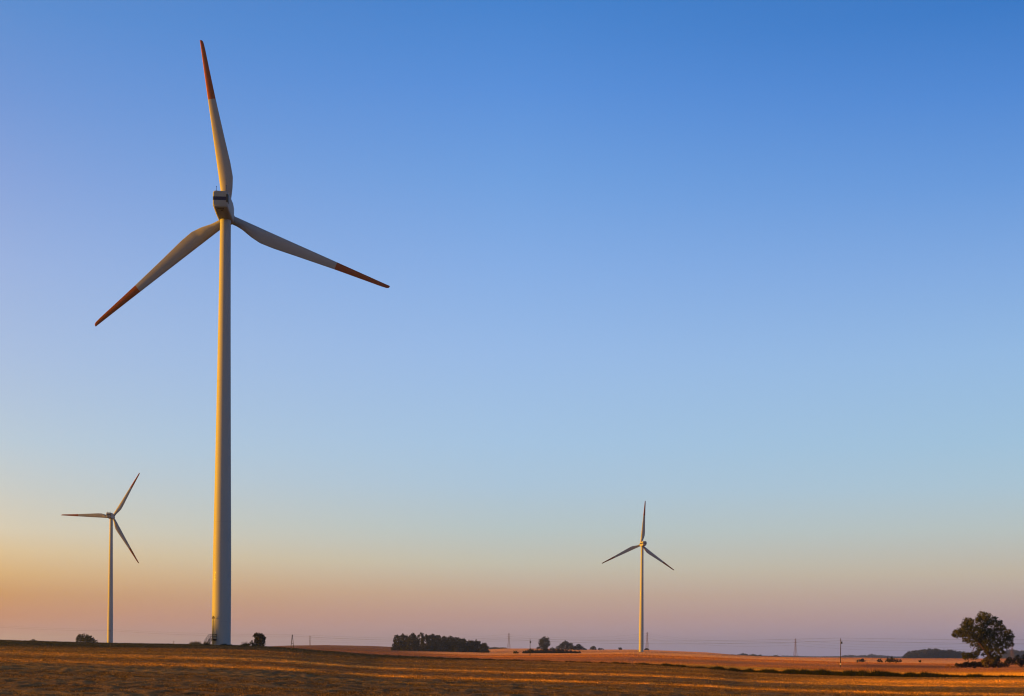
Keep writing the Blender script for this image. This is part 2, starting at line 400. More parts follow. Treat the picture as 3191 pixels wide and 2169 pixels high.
def crop_mat(name, transl=.3):
    m = bpy.data.materials.new(name); m.use_nodes = True; t = m.node_tree; t.nodes.clear()
    o = N('ShaderNodeOutputMaterial', t); at = N('ShaderNodeAttribute', t); at.attribute_name = 'crop'
    d = N('ShaderNodeBsdfDiffuse', t); tr = N('ShaderNodeBsdfTranslucent', t); mx = N('ShaderNodeMixShader', t); mx.inputs[0].default_value = transl
    LK(at.outputs['Color'], d.inputs[0], t); LK(at.outputs['Color'], tr.inputs[0], t)
    LK(d.outputs[0], mx.inputs[1], t); LK(tr.outputs[0], mx.inputs[2], t); LK(mx.outputs[0], o.inputs[0], t)
    return m
def blades(name, base, h, w, mat, lean=.35, per=3, col=None, jit=.25):
    """upright blades of stubble, grass or weeds: base (n,3), heights (n,), widths (n,)"""
    n = len(base); base = np.repeat(base, per, 0); h = np.repeat(h, per) * RNG.uniform(.55, 1.15, n * per); w = np.repeat(w, per)
    n = n * per
    base = base + np.concatenate([RNG.normal(0, 1, (n, 2)) * (w * 1.6)[:, None], np.zeros((n, 1))], 1)
    a = RNG.uniform(0, math.pi, n); d = np.stack([np.cos(a), np.sin(a), np.zeros(n)], 1) * (w / 2)[:, None]
    l = np.concatenate([RNG.normal(0, lean, (n, 2)), np.ones((n, 1))], 1) * h[:, None]
    V = np.stack([base - d, base + d, base + l], 1).reshape(-1, 3)
    o = np_mesh(name, V, np.arange(3 * n).reshape(-1, 3), mat)
    if col is not None:
        c = np.repeat(col, per, 0) * np.exp(RNG.normal(-.05, jit, (n, 1))); c = np.repeat(np.concatenate([c, np.ones((n, 1))], 1), 3, 0)
        ca = o.data.attributes.new('crop', 'FLOAT_COLOR', 'POINT'); ca.data.foreach_set('color', c.astype(np.float32).ravel())
    return o

def stubble():
    n = 300000
    tx = RNG.uniform(TXMIN, TXMAX, n); yc = np.interp(tx, YC_T, YC_V)
    Y = 42 * (yc * .995 / 42) ** RNG.uniform(0, 1, n); X = tx * Y
    z = ground_z(X, Y) - .05
    r, a = rows(X, Y)
    keep = fbm(a / 12, r / .9, 141) > .22
    X, Y, z = X[keep], Y[keep], z[keep]; n = len(X)
    w = .03 + .0004 * Y; h = .06 + .0008 * Y * RNG.uniform(.4, 1, n)
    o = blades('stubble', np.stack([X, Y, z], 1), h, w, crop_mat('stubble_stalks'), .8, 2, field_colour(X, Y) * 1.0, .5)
    tag(o, 'olive brown stubble and weeds over the near field', 'stubble', kind='stuff')
    n = 330000
    tx = RNG.uniform(TXMIN, TXMAX, n); yc = np.interp(tx, YC_T, YC_V)
    Y = yc * 1.03 * (2100 / (yc * 1.03)) ** RNG.uniform(0, 1, n); X = tx * Y
    k = (tx > -.22) | (Y < 340); X, Y = X[k], Y[k]; n = len(X)
    w = .03 + .00055 * Y; h = .22 + .00012 * Y
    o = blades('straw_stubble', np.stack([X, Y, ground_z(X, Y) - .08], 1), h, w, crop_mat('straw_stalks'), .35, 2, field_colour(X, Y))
    tag(o, 'orange straw stubble standing on the fields beyond the near crest', 'stubble', kind='stuff')
stubble()

# ------------------------------------------------------------------ wind turbines
HUB, RAD, TILT = 101.95, 41.1, math.radians(6.4)
def airfoil(chord, th, w, n=26):
    """w = 1 circle, 0 airfoil; returns (x from leading edge, y) loop"""
    pts = []
    for k in range(n):
        a = 2 * math.pi * k / n
        x = .5 * (1 + math.cos(a)); s = math.sin(a)
        yt = 5 * th * (.2969 * math.sqrt(x) - .126 * x - .3516 * x * x + .2843 * x ** 3 - .1015 * x ** 4)
        ya = (yt if s >= 0 else -yt) - .03 * 4 * x * (1 - x)
        yc = .5 * s
        pts.append((chord * x, chord * (ya * (1 - w) + yc * w)))
    return pts
def blade_ring(q):
    f = lambda xs, ys: float(np.interp(q, xs, ys))
    ch = f([.03, .06, .10, .16, .22, .30, .45, .67, .85, .95, .985, .997, 1.0], [1.95, 1.95, 2.25, 3.05, 3.5, 3.35, 2.7, 1.85, 1.28, .98, .80, .6, .3])
    th = f([.03, .22, .45, .7, 1], [.6, .34, .22, .18, .15]); w = f([.03, .06, .2], [1, 1, 0])
    le = -.95 + .68 * q; be = math.radians(f([.03, .22, .5, 1], [19, 14, 8, 3]))
    pb = -.9 * q * q  # slight prebend
    out_ = []
    for x, y in airfoil(ch, th, w):
        x += le
        out_.append((x * math.cos(be) + y * math.sin(be), -x * math.sin(be) + y * math.cos(be) - pb, q * RAD))
    return out_
def rrect(w, zb, zt, r, y, n=6):
    pts = []
    for cx_, cz_, a0 in ((w - r, zt - r, 0), (-w + r, zt - r, 90), (-w + r, zb + r, 180), (w - r, zb + r, 270)):
        for k in range(n + 1):
            a = math.radians(a0 + 90 * k / n); pts.append((cx_ + r * math.cos(a), y, cz_ + r * math.sin(a)))
    return pts
NSEC = [(-7.25, 1.52, 100.95, 104.28, .45), (-7.05, 1.70, 100.72, 104.48, .5), (-3, 1.76, 100.25, 104.5, .5), (0, 1.76, 100.05, 104.4, .5), (2.3, 1.6, 100.2, 104.05, .55), (3.0, 1.42, 100.45, 103.6, .6)]
def make_turbine():
    root = empty('wind_turbine', (0, 0, 0))
    # tower
    prof = [(-4, 2.19), (0, 2.18), (8.4, 2.17), (14, 2.14), (23.5, 2.07), (36, 1.9), (48.2, 1.75), (61, 1.6), (73.3, 1.46), (86, 1.34), (97.8, 1.25), (100.2, 1.24)]
    tw = MB(); n = 72
    zs = [-4] + [i * 2.0 for i in range(0, 51)] + [100.2]
    tw.loft([[(np.interp(z, *zip(*prof)) * math.sin(2 * math.pi * k / n), np.interp(z, *zip(*prof)) * math.cos(2 * math.pi * k / n), z) for k in range(n)] for z in zs])
    t = tw.build('tower', M_WHITE, root); smooth_angle(t, 50)
    for z in (5.6, 29, 62):
        fl = MB(); rr = float(np.interp(z, *zip(*prof))) + .018
        fl.loft([[(rr * math.sin(2 * math.pi * k / n), rr * math.cos(2 * math.pi * k / n), zz) for k in range(n)] for zz in (z, z + .07)])
        smooth_angle(fl.build('flange_ring', M_NAC, t), 50)
    # nacelle
    nb = MB(); nb.loft([rrect(w, zb, zt, r, y) for y, w, zb, zt, r in NSEC])
    nac = nb.build('nacelle', M_NAC, root); smooth_angle(nac, 38)
    path = [(np.interp(y, [s[0] for s in NSEC], [s[1] for s in NSEC]) + .012, y) for y in (2.2, 0, -3, -7.04)] + [(1.53, -7.265)]
    path = [path[-1]] + [(-x, y) for x, y in path[::-1]]
    st = MB(); k = len(path)
    for zz in (102.3, 103.1):
        st.v += [Vector((x, y, zz)) for x, y in path] + [Vector((x * .93, y * .98 + .0, zz)) for x, y in path]
    for i in range(k - 1):
        st.f += [(i, i + 1, 2 * k + i + 1, 2 * k + i), (i, k + i, k + i + 1, i + 1), (2 * k + i, 2 * k + i + 1, 3 * k + i + 1, 3 * k + i)]
    st.build('stripe', M_NAVY, nac)
    v = MB(); v.box((1.58, -6.6, 102.75), (.46, 1.5, 1.8)); v.build('vent', M_DARK, nac)
    v = MB(); v.box((0, -6.35, 100.70), (1.5, .7, .22)); v.box((.05, -5.45, 100.56), (.42, .5, .22)); v.build('hatch', M_DARK, nac)
    for x, h in ((-1.0, 1.15), (1.2, 1.4)):
        a = MB(); a.tube([(x, -6.5, 104.4), (x, -6.5, 104.45 + h)], .045, 6); a.box((x, -6.5, 104.66), (.5, .08, .08)); a.box((x, -6.5, 104.5 + h), (.18, .1, .1))
        a.build('antenna', M_DARK, nac)
    hb = MB(); hb.box((.1, -5.2, 104.53), (.8, .6, .2)); hb.build('roof_hatch', M_NAC, nac)
    # rotor
    Rt = Matrix.Translation((0, 4.0, HUB)) @ Matrix.Rotation(TILT, 4, 'X')
    h = MB(); hp = [(-1.3, 1.05), (-1.0, 1.45), (0, 1.55), (.8, 1.45), (1.5, 1.1), (1.95, .6), (2.1, .12)]
    h.loft([[(r * math.sin(2 * math.pi * k / 32), y, r * math.cos(2 * math.pi * k / 32)) for k in range(32)] for y, r in hp])
    hub = h.build('hub', M_NAC, root); hub.matrix_local = Rt; smooth_angle(hub, 40)
    main_rings = [blade_ring(q) for q in list(np.linspace(.02, .30, 24)) + list(np.linspace(.32, .668, 22))]
    tip_rings = [blade_ring(q) for q in list(np.linspace(.668, .97, 18)) + [.98, .988, .994, .998, 1.0]]
    b = MB(); b.loft(main_rings); me_b = b.build('blade', M_BLADE, root); smooth_angle(me_b, 40)
    b2 = MB(); b2.loft(tip_rings); tip = b2.build('blade_tip', M_RED, me_b); smooth_angle(tip, 40)
    bl = [me_b, copy_tree(me_b, root), copy_tree(me_b, root)]
    return root, Rt, bl
def set_rotor(root, Rt, phase):
    for k, o in enumerate([c for c in children(root) if c.name.split('.')[0] == 'blade']):
        o.matrix_local = Rt @ Matrix.Rotation(math.radians(phase + 120 * k), 4, 'Y')
GT = 'white wind turbines with red blade tips'
main, RT, _bl = make_turbine()
left = copy_tree(main); right = copy_tree(main)
def place(o, hubpx, D, yaw, phase):
    h = P(*hubpx, D); y = math.radians(yaw)
    o.location = (h.x + 4 * math.sin(y), D - 4 * math.cos(y), h.z - HUB)
    o.rotation_euler = (0, 0, y); set_rotor(o, RT, phase)
place(main, (712, 679.8), 304, 3, -8.7)
place(left, (351.7, 1611.6), 1010, 0, 31.7)
place(right, (1997, 1698), 1190, 13, 3.5)
tag(main, 'tall white wind turbine towering nearest on the field crest, red tips on its blades', 'wind turbine', GT)
tag(left, 'small distant wind turbine behind the field crest with one blade pointing level to the left', 'wind turbine', GT)
tag(right, 'small distant wind turbine standing on the orange field with one blade straight up', 'wind turbine', GT)
# entrance of the near turbine
bz = gz(main.location.x, main.location.y) - main.location.z
ENT = Matrix.Rotation(math.radians(-29) - main.rotation_euler.z, 4, 'Z')      # local -Y points out of the door
def on(mb): 
    mb.v = [ENT @ Vector(v) for v in mb.v]; return mb
PZ = 1.45 + bz
d = MB(); ring = [(-.48, 0), (.48, 0), (.48, 1.75)] + [(.48 * math.cos(a), 1.75 + .48 * math.sin(a)) for a in np.linspace(.3, math.pi - .3, 7)] + [(-.48, 1.75)]
d.loft([[(x, -2.0, PZ + z) for x, z in ring], [(x, -2.23, PZ + z) for x, z in ring]])
door = on(d).build('door', M_DOOR, main)
hd = MB(); hd.box((.3, -2.26, PZ + 1.0), (.08, .06, .25)); hd.build('handle', M_DARK, door); on(hd)
children(door)[0].data.clear_geometry(); children(door)[0].data.from_pydata([tuple(v) for v in hd.v], [], hd.f)
stc = empty('staircase', (0, 0, 0)); stc.parent = main
s = MB(); s.box((0, -2.85, PZ - .06), (1.35, 1.3, .12)); s.box((0, -2.3, PZ - .25), (1.0, .2, .3)); on(s).build('platform', M_STEEL, stc)
nst = 6
s = MB()
for i in range(nst):
    s.box((0, -3.6 - i * .25, PZ - (i + 1) * .235), (.85, .26, .05))
on(s).build('steps', M_STEEL, stc)
for sx in (-.45, .45):
    s = MB(); s.tube([(sx, -3.5, PZ - .06), (sx, -3.6 - nst * .25, PZ - nst * .235 - .25)], .07, 6); on(s).build('stringer', M_STEEL, stc)
    s = MB()
    for hh in (.55, 1.05):
        s.tube([(sx * 1.4, -2.25, PZ + hh), (sx * 1.4, -3.5, PZ + hh), (sx * 1.05, -3.6 - nst * .25, PZ - nst * .235 + hh)], .05, 6)
    for yy in (-2.3, -2.9, -3.5): s.tube([(sx * 1.4, yy, PZ), (sx * 1.4, yy, PZ + 1.05)], .035, 6)
    for i in (3, 6): s.tube([(sx * 1.15, -3.6 - i * .25, PZ - i * .235), (sx * 1.15, -3.6 - i * .25, PZ - i * .235 + 1.05)], .035, 6)
    on(s).build('railing', M_STEEL, stc)
for sx in (-.6, .6):
    s = MB(); s.tube([(sx, -3.4, PZ - .1), (sx, -3.4, -.6 + bz)], .05, 6); on(s).build('support_leg', M_STEEL, stc)
s = MB(); s.tube([(-.05, -2.72, PZ), (-.05, -2.72, PZ + 5.1)], .045, 8); mast = on(s).build('lamp_mast', M_STEEL, main)
s = MB(); s.box((-.05, -2.72, PZ + 5.0), (.62, .12, .1)); s.box((-.3, -2.75, PZ + 4.85), (.2, .25, .22)); s.box((.2, -2.75, PZ + 4.85), (.2, .25, .22)); s.box((-.05, -2.72, PZ + 5.2), (.35, .2, .2))
on(s).build('lamp_head', M_DARK, mast)

# ------------------------------------------------------------------ power line along the fields
GP = 'poles of the power line across the fields'
def pole_thing(loc, H, label, box=False, aframe=False, band=False, cross=True):
    r = empty('utility_pole', loc, math.radians(28))
    if aframe:
        for sx in (-1, 1):
            m = MB(); m.tube([(sx * 1.15, 0, -1), (sx * .12, 0, H)], [.21, .16], 8); m.build('pole_leg', M_WOODP, r)
        for hb_, lb in ((.52, 1.2), (.78, .7)):
            m = MB(); m.box((0, 0, H * hb_), (lb, .24, .2)); m.build('brace', M_WOODP, r)
    else:
        m = MB(); m.tube([(0, 0, -1), (0, 0, H)], [.15, .11], 10); p = m.build('pole', M_WOODP, r)
        if band:
            m = MB(); m.tube([(0, 0, H * .16), (0, 0, H * .16 + .45)], .20, 10); m.build('painted_band', M_CONC, p)
    if cross:
        m = MB(); m.box((0, -.16, H - .85), (1.7, .14, .16)); a = m.build('crossarm', M_WOODP, r)
        for x in (-.75, .75):
            m = MB(); m.tube([(x, -.16, H - .78), (x, -.16, H - .55)], .06, 8); m.build('insulator', M_STEEL, a)
    m = MB(); m.tube([(0, 0, H), (0, 0, H + .3)], .07, 8); m.build('insulator', M_STEEL, r)
    if box:
        m = MB(); m.box((0, -.30, H - 1.25), (.55, .4, .75)); m.build('switch_box', M_STEEL, r)
    tag(r, label, 'utility pole', GP); return r
PB = []
for (u, vt, Y, H, kw, lab) in [
    (343, 1961, 850, 11, {}, 'wooden pole with short crossarm in front of the small turbine at left'),
    (911, 1977, 750, 10.6, dict(aframe=True, cross=False), 'wooden A shaped pole on two legs right of the big turbine'),
    (1652, 1990.5, 593, 10.2, dict(box=True, band=True, cross=False), 'wooden pole with grey box near its top, in front of the dark hedge'),
    (2620, 1988, 418, 10.1, dict(box=True, band=True, cross=False), 'wooden pole with small dark box standing alone on the orange field at right')]:
    t = P(u, vt, Y); pole_thing((t.x, t.y, t.z - H - .3), H, lab, **kw); PB.append(t)
PB = [PB[0] + (PB[0] - PB[1]) + Vector((0, 0, 1.5))] + PB + [PB[3] + Vector((100, -175, 0))]
wl = ['left of the small left turbine', 'from the small left turbine to the A shaped pole', 'from the A shaped pole to the pole by the hedge', 'from the hedge pole to the lone pole', 'right of the lone pole behind the big tree']
for i in range(5):
    for off, nm, sag in ((0, 'upper', 1.0), (-.9, 'lower', 1.25)):
        a, b = PB[i] + Vector((0, 0, off)), PB[i + 1] + Vector((0, 0, off)); m = MB()
        m.tube([a.lerp(b, q) - Vector((0, 0, 4 * sag * q * (1 - q))) for q in np.linspace(0, 1, 17)], .025 if off else .019, 4)
        tag(m.build('overhead_wire', M_CABLE), f'thin {nm} power wire {wl[i]}', 'wire', 'wires of the pole line')

# lattice pylons
def make_pylon():
    r = empty('pylon', (0, 0, 0)); H = 30; m = MB()
    wd = lambda z: float(np.interp(z, [0, 16, 30], [2.6, .95, .5]))
    lev = [-6, 0, 3.5, 6.7, 9.6, 12.2, 14.4, 16.4, 18.4, 20.4, 22.4, 24.4, 26.4, 28.2, 30]
    for sx in (-1, 1):
        for sy in (-1, 1): m.tube([(sx * wd(z), sy * wd(z), z) for z in lev], .13, 4)
    for a, b in zip(lev[1:-1], lev[2:]):
        for q in range(4):
            c, s_ = [(1, 0), (0, 1), (-1, 0), (0, -1)][q]
            def pt(e, z): return (c * wd(z) - s_ * e * wd(z), s_ * wd(z) + c * e * wd(z), z)
            m.tube([pt(-1, a), pt(1, b)], .07, 3); m.tube([pt(1, a), pt(-1, b)], .07, 3)
    m.build('lattice_mast', M_PYLON, r)
    for z, L in ((27.6, 2.6), (23.5, 3.4), (19.5, 2.9)):
        m = MB()
        for s_ in (-1, 1):
            for sy in (-.5, .5): m.tube([(s_ * .5, sy, z), (s_ * L, 0, z + .15)], .08, 4)
            m.tube([(s_ * .5, 0, z + 1.1), (s_ * L, 0, z + .15)], .07, 4)
        m.build('crossarm', M_PYLON, r)
    return r
pyl = make_pylon(); GY = 'red lattice pylons of the far power line'; tops = []
for i, (u, vt, Y, lab) in enumerate([
    (541, 1997, 3000, 'tiny far lattice pylon peeping over the crest left of the big turbine'),
    (754, 2000, 2850, 'tiny far lattice pylon in the weeds right of the big turbine'),
    (966, 1981, 2600, 'far lattice pylon half hidden behind the hill right of the A shaped pole'),
    (1586, 1973, 2400, 'far lattice pylon standing right of the dark grove'),
    (2017, 1970, 2250, 'far lattice pylon just right of the distant turbine on the orange field'),
    (2479, 1990, 2050, 'far lattice pylon rising alone over the low blue treeline'),
    (3154, 1992, 1750, 'faint lattice pylon behind the right side of the big tree')]):
    o = pyl if i == 0 else copy_tree(pyl)
    t = P(u, vt, Y); o.location = (t.x, t.y, t.z - 30); o.rotation_euler.z = math.radians(20); tag(o, lab, 'pylon', GY); tops.append(t)
for i in range(2, 6):
    for zo, s_, nm in ((-2.4, -2.5, 'top'), (-6.4, 3.2, 'middle'), (-10.4, -2.8, 'bottom')):
        off = Vector((s_ * .94, s_ * .34, zo)); a, b = tops[i] + off, tops[i + 1] + off; m = MB()
        m.tube([a.lerp(b, q) - Vector((0, 0, 4 * 7 * q * (1 - q))) for q in np.linspace(0, 1, 17)], .05, 4)
        tag(m.build('overhead_wire', M_CABLE), 'faint %s pylon wire %s' % (nm, ['from the hill pylon to the grove pylon', 'from the grove pylon to the distant turbine', 'from the distant turbine to the lone pylon', 'from the lone pylon to the big tree'][i - 2]), 'wire', 'wires of the pylon line')

# ------------------------------------------------------------------ trees and shrubs
def leaf_cloud(blobs, leaf, dens, flat=1.0):
    """blobs: (x,y,z,r) -> quads spread through the crown"""
    Vs = []
    for x, y, z, r in blobs:
        n = max(40, int(dens * 3.0 * (r / leaf) ** 2))
        d = RNG.normal(0, 1, (n, 3)); d /= np.linalg.norm(d, axis=1)[:, None]
        rad = r * (1 - .62 * RNG.uniform(0, 1, n) ** 1.7) * (1 + .10 * RNG.normal(0, 1, n))
        # twig clumps
        nc = max(4, n // 14); cd = RNG.normal(0, 1, (nc, 3)); cd /= np.linalg.norm(cd, axis=1)[:, None]
        ci = RNG.integers(0, nc, n); mixf = (RNG.uniform(0, 1, n) < .6)[:, None]
        cpos = cd[ci] * (r * RNG.uniform(.75, 1.08, nc)[ci])[:, None] + RNG.normal(0, r * .13 + leaf * .25, (n, 3))
        p = np.where(mixf, cpos, d * rad[:, None]) * np.array([1, 1, flat]) + np.array([x, y, z])
        a = RNG.normal(0, 1, (n, 3)); a /= np.linalg.norm(a, axis=1)[:, None]
        b = np.cross(a, RNG.normal(0, 1, (n, 3))); b /= np.linalg.norm(b, axis=1)[:, None]
        s = leaf * RNG.uniform(.4, .85, n)[:, None]
        Vs.append(np.stack([p - a * s, p + b * s * .7, p + a * s, p - b * s * .7], 1).reshape(-1, 3))
    V = np.concatenate(Vs); return V, np.arange(len(V)).reshape(-1, 4)
def px_blobs(conv, pts, Y, depth=.5):
    w = [conv(*p[:2]) for p in pts]; sc = (conv(1, 0)[0] - conv(0, 0)[0]) * Y / F
    ws = [P(u, v, Y) for u, v in w]
    xs = [q.x for q in ws]; wd = (max(xs) - min(xs)) + 2 * min(p[2] for p in pts) * sc
    ds = [RNG.uniform(-1, 1) * depth * wd * .5 for p in pts]
    qs = [P(u, v, Y + d) for (u, v), d in zip(w, ds)]
    return [(q.x, q.y, q.z, p[2] * sc) for q, p in zip(qs, pts)], wd
def plant(name, conv, pts, base, Y, leaf, dens, mat, label, cat, trunk=None, group=None, kind=None, depth=.6, part='foliage', rad=None, bury=.3):
    bl, wd = px_blobs(conv, pts, Y, depth)
    u, v = conv(*base); b = P(u, v, Y)
    V, Fc = leaf_cloud(bl, leaf, dens)
    V = V - np.array([b.x, b.y, b.z])
    if trunk is None:
        o = np_mesh(name, V, Fc, mat, loc=b)
    else:
        o = empty(name, b); np_mesh('crown', V, Fc, mat, o)
        m = MB()
        for path, r0, r1 in trunk:
            q = [P(*conv(*p[:2]), Y + (p[2] if len(p) > 2 else 0)) - b for p in path]
            m.tube(q, list(np.linspace(r0, r1, len(q))), 8)
        tr = m.build('trunk', M_BARK, o); smooth_angle(tr, 60)
    tag(o, label, cat, group, kind); return o

# the big tree at right
big = [(920,260,90),(1000,270,80),(880,330,80),(1060,310,90),(960,360,90),(810,350,60),(640,370,85),(590,410,80),(700,390,60),(560,470,80),(650,480,90),(460,570,75),(370,600,55),(340,660,45),(420,650,70),(510,610,95),(600,560,90),(600,680,90),(700,600,100),(560,760,45),(650,770,55),(760,500,80),(740,720,90),(820,610,120),(900,520,100),(880,720,110),(940,640,120),(980,450,70),(1010,560,90),(1040,690,120),(900,820,100),(760,830,60),(700,860,35),(1100,400,70),(1180,330,60),(1190,420,75),(1270,400,65),(1290,480,80),(1350,500,60),(1160,560,90),(1250,600,95),(1130,650,100),(1380,600,75),(1460,580,55),(1500,650,70),(1540,700,45),(1420,700,85),(1330,740,90),(1480,780,75),(1530,840,45),(1240,800,95),(1120,800,90),(1000,840,90),(1380,860,70),(1280,900,80),(1440,880,50),(1160,900,75),(1060,930,60),(900,920,55),(850,960,50),(1220,1000,75),(1310,990,60),(1370,1010,40),(1170,1080,70),(1270,1080,50),(830,1010,60),(760,1050,65),(690,1060,55),(640,1050,45),(570,1060,60),(560,1110,45),(610,1120,45),(720,1110,50),(800,1090,50),(1000,1010,50),(940,1050,40)]
plant('big_tree', ZT, big, (1190, 1290), 360, .25, 6.8, M_LEAF, 'large spreading broadleaf tree with leaning trunk at the right edge of the fields', 'tree', depth=.55,
      trunk=[([(1215,1290),(1160,1190),(1090,1090),(1030,1010),(980,960)], .75, .5), ([(980,960),(920,880),(840,780),(740,700),(620,640)], .42, .08), ([(990,970),(980,820),(960,640),(930,420)], .42, .08), ([(1040,1010),(1080,860),(1170,700),(1260,520)], .36, .07), ([(1060,1040),(1180,930),(1300,840),(1420,740)], .34, .07), ([(980,960),(1040,950),(1090,880)], .22, .08), ([(930,890),(850,850),(790,880),(745,930),(735,1010),(650,1070)], .2, .06), ([(1100,1100),(1190,1040),(1260,990)], .25, .06)])
plant('ivy_bush', ZT, [(1200,1150,70),(1230,1210,70),(1170,1230,60),(1260,1260,50),(1140,1180,50)], (1200, 1300), 359, .28, 10, M_LEAF_B, 'dark bush wrapped around the foot of the big tree', 'bush')
plant('sapling', ZT, [(1040,1150,70),(990,1190,70),(1080,1200,75),(1040,1230,70),(950,1210,45),(1130,1180,40)], (1045, 1325), 345, .28, 9, M_LEAF_T, 'rounded tan sapling in front of the big tree trunk', 'tree', trunk=[([(1048,1330),(1045,1270),(1040,1180)], .16, .06)])
plant('bramble', ZT, [(x, 1275 + 10 * math.sin(x), 34 + 8 * math.sin(x * .05)) for x in range(400, 1420, 34)] + [(x, 1238 + 8 * math.sin(x), 36) for x in range(560, 960, 36)], (900, 1305), 352, .26, 9, foliage_mat('bramble_leaves', [(.03, .022, .012), (.05, .035, .015), (.07, .04, .02)]), 'low dark brown bramble bank under the big tree', 'bramble', depth=.1, kind='stuff')
plant('orange_weed', ZT, [(230,1285,32),(180,1305,20),(290,1305,25),(350,1312,18),(430,1315,16)], (260, 1325), 340, .22, 8, foliage_mat('rust_leaves', [(.2, .09, .02), (.28, .12, .03)]), 'rusty orange weed clump left of the bramble bank', 'weed', kind='stuff')
plant('right_bush'.replace('right_', 'tall_'), Z8, [(2150,790,32),(2130,820,30),(2180,830,35),(2250,775,32),(2230,810,40),(2275,830,40),(2330,790,45),(2320,840,45),(2380,800,50)], (2250, 878), 365, .28, 9, M_LEAF_B, 'dark thicket of bushes at the right edge of the photo beside the big tree', 'bush', depth=.5)
plant('low_bush', Z8, [(2060,845,22),(2095,850,24),(2130,858,22),(2030,860,18)], (2080, 880), 362, .26, 9, M_LEAF_B, 'low dark bush between the big tree and the thicket at the edge', 'bush')

# left side
plant('round_bush', Z3, [(905,318,35),(890,345,30),(950,318,42),(1000,330,40),(960,355,40),(1040,350,32),(1080,368,24),(1020,372,25)], (980, 385), 900, .55, 9, M_LEAF_B, 'dark domed bush behind the crest just left of the small left turbine', 'bush')
plant('tiny_bush', Z3, [(370,352,18),(345,355,11),(395,355,12)], (370, 362), 800, .5, 9, M_LEAF_B, 'tiny bush top peeping over the crest at far left', 'bush')
plant('crooked_tree', Z4, [(885,298,34),(855,288,20),(920,298,32),(945,330,28),(890,330,36),(870,350,26),(930,365,30),(890,370,40),(910,395,30),(948,390,18),(945,355,24)], (905, 420), 420, .33, 11, M_LEAF_B, 'crooked rounded tree right of the big turbine base', 'tree', trunk=[([(900,430),(905,400),(895,360),(890,310)], .35, .1)])
plant('small_bush', Z4, [(815,366,14),(812,385,18),(785,396,20),(840,398,20),(765,402,14),(865,405,14)], (810, 416), 412, .3, 9, M_LEAF_B, 'small pointed bush at the left foot of the crooked tree', 'bush')

# the grove
grove = [(335,335,95),(420,328,110),(545,320,120),(655,300,75),(735,330,100),(805,322,95),(885,340,105),(965,355,110),(1060,350,110),(1130,368,95),(1225,388,100),(1325,415,90),(1405,412,85),(1500,443,80)]
ords = ['leftmost', 'second', 'third', 'fourth, tallest', 'fifth', 'sixth', 'seventh', 'eighth', 'ninth', 'tenth', 'eleventh', 'twelfth', 'thirteenth', 'rightmost']
for i, (x, top, w) in enumerate(grove):
    base = 548 + (x - 290) * .018; h = base - top; pts = []
    rs = random.Random(i + 3)
    for q, n_, ww in ((.10, 1, .18), (.22, 2, .32), (.42, 3, .42), (.62, 3, .44), (.82, 3, .44), (.95, 3, .42)):
        for k in range(n_):
            rr = w * rs.uniform(.24, .38) * (1 if q > .15 else .75)
            pts.append((x + (k - (n_ - 1) / 2) * w * ww * 1.05 + rs.uniform(-14, 14), max(top + rr, top + q * h + rs.uniform(-8, 8)), rr))
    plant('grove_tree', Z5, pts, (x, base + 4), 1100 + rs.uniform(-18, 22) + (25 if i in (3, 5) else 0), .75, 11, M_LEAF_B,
          (f'{ords[i]} tree of the dark grove in mid field' if i in (0, 13) else f'{ords[i]} tree from the left in the dark grove in mid field'), 'tree', trunk=[([(x, base + 8), (x, base - h * .5)], .45, .2)], group='trees of the dark grove', depth=.7)

# right of the grove
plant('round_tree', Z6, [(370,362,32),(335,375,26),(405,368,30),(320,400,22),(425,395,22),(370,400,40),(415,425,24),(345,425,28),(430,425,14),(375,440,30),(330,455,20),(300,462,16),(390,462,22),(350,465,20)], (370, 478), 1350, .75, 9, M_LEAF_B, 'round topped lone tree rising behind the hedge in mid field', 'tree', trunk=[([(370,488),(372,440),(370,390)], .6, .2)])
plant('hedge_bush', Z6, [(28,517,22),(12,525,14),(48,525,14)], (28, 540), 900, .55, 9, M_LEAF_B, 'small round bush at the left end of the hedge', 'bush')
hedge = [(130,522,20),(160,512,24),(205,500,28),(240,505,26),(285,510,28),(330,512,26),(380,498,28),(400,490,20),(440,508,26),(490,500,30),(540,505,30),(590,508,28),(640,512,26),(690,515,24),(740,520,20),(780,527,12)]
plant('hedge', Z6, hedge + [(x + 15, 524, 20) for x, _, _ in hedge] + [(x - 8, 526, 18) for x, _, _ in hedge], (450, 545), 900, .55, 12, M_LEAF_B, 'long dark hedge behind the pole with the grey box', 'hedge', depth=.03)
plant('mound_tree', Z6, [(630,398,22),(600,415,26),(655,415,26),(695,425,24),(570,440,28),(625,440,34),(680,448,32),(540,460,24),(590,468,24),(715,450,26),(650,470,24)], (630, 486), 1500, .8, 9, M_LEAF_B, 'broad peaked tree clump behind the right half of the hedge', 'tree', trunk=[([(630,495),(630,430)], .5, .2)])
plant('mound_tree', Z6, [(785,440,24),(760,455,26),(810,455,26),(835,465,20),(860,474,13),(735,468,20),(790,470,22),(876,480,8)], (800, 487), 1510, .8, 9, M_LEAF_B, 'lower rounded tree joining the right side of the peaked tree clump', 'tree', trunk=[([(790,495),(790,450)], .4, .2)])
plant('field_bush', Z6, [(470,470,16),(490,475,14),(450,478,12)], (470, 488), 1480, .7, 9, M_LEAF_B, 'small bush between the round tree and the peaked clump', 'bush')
GB = 'lone bushes along the skyline'
plant('field_bush', Z6, [(958,455,18),(945,468,16),(975,465,20),(992,475,10),(928,476,10)], (960, 486), 1700, .8, 9, M_LEAF_B, 'pointed dark bush alone on the skyline left of the distant turbine', 'bush', group=GB)
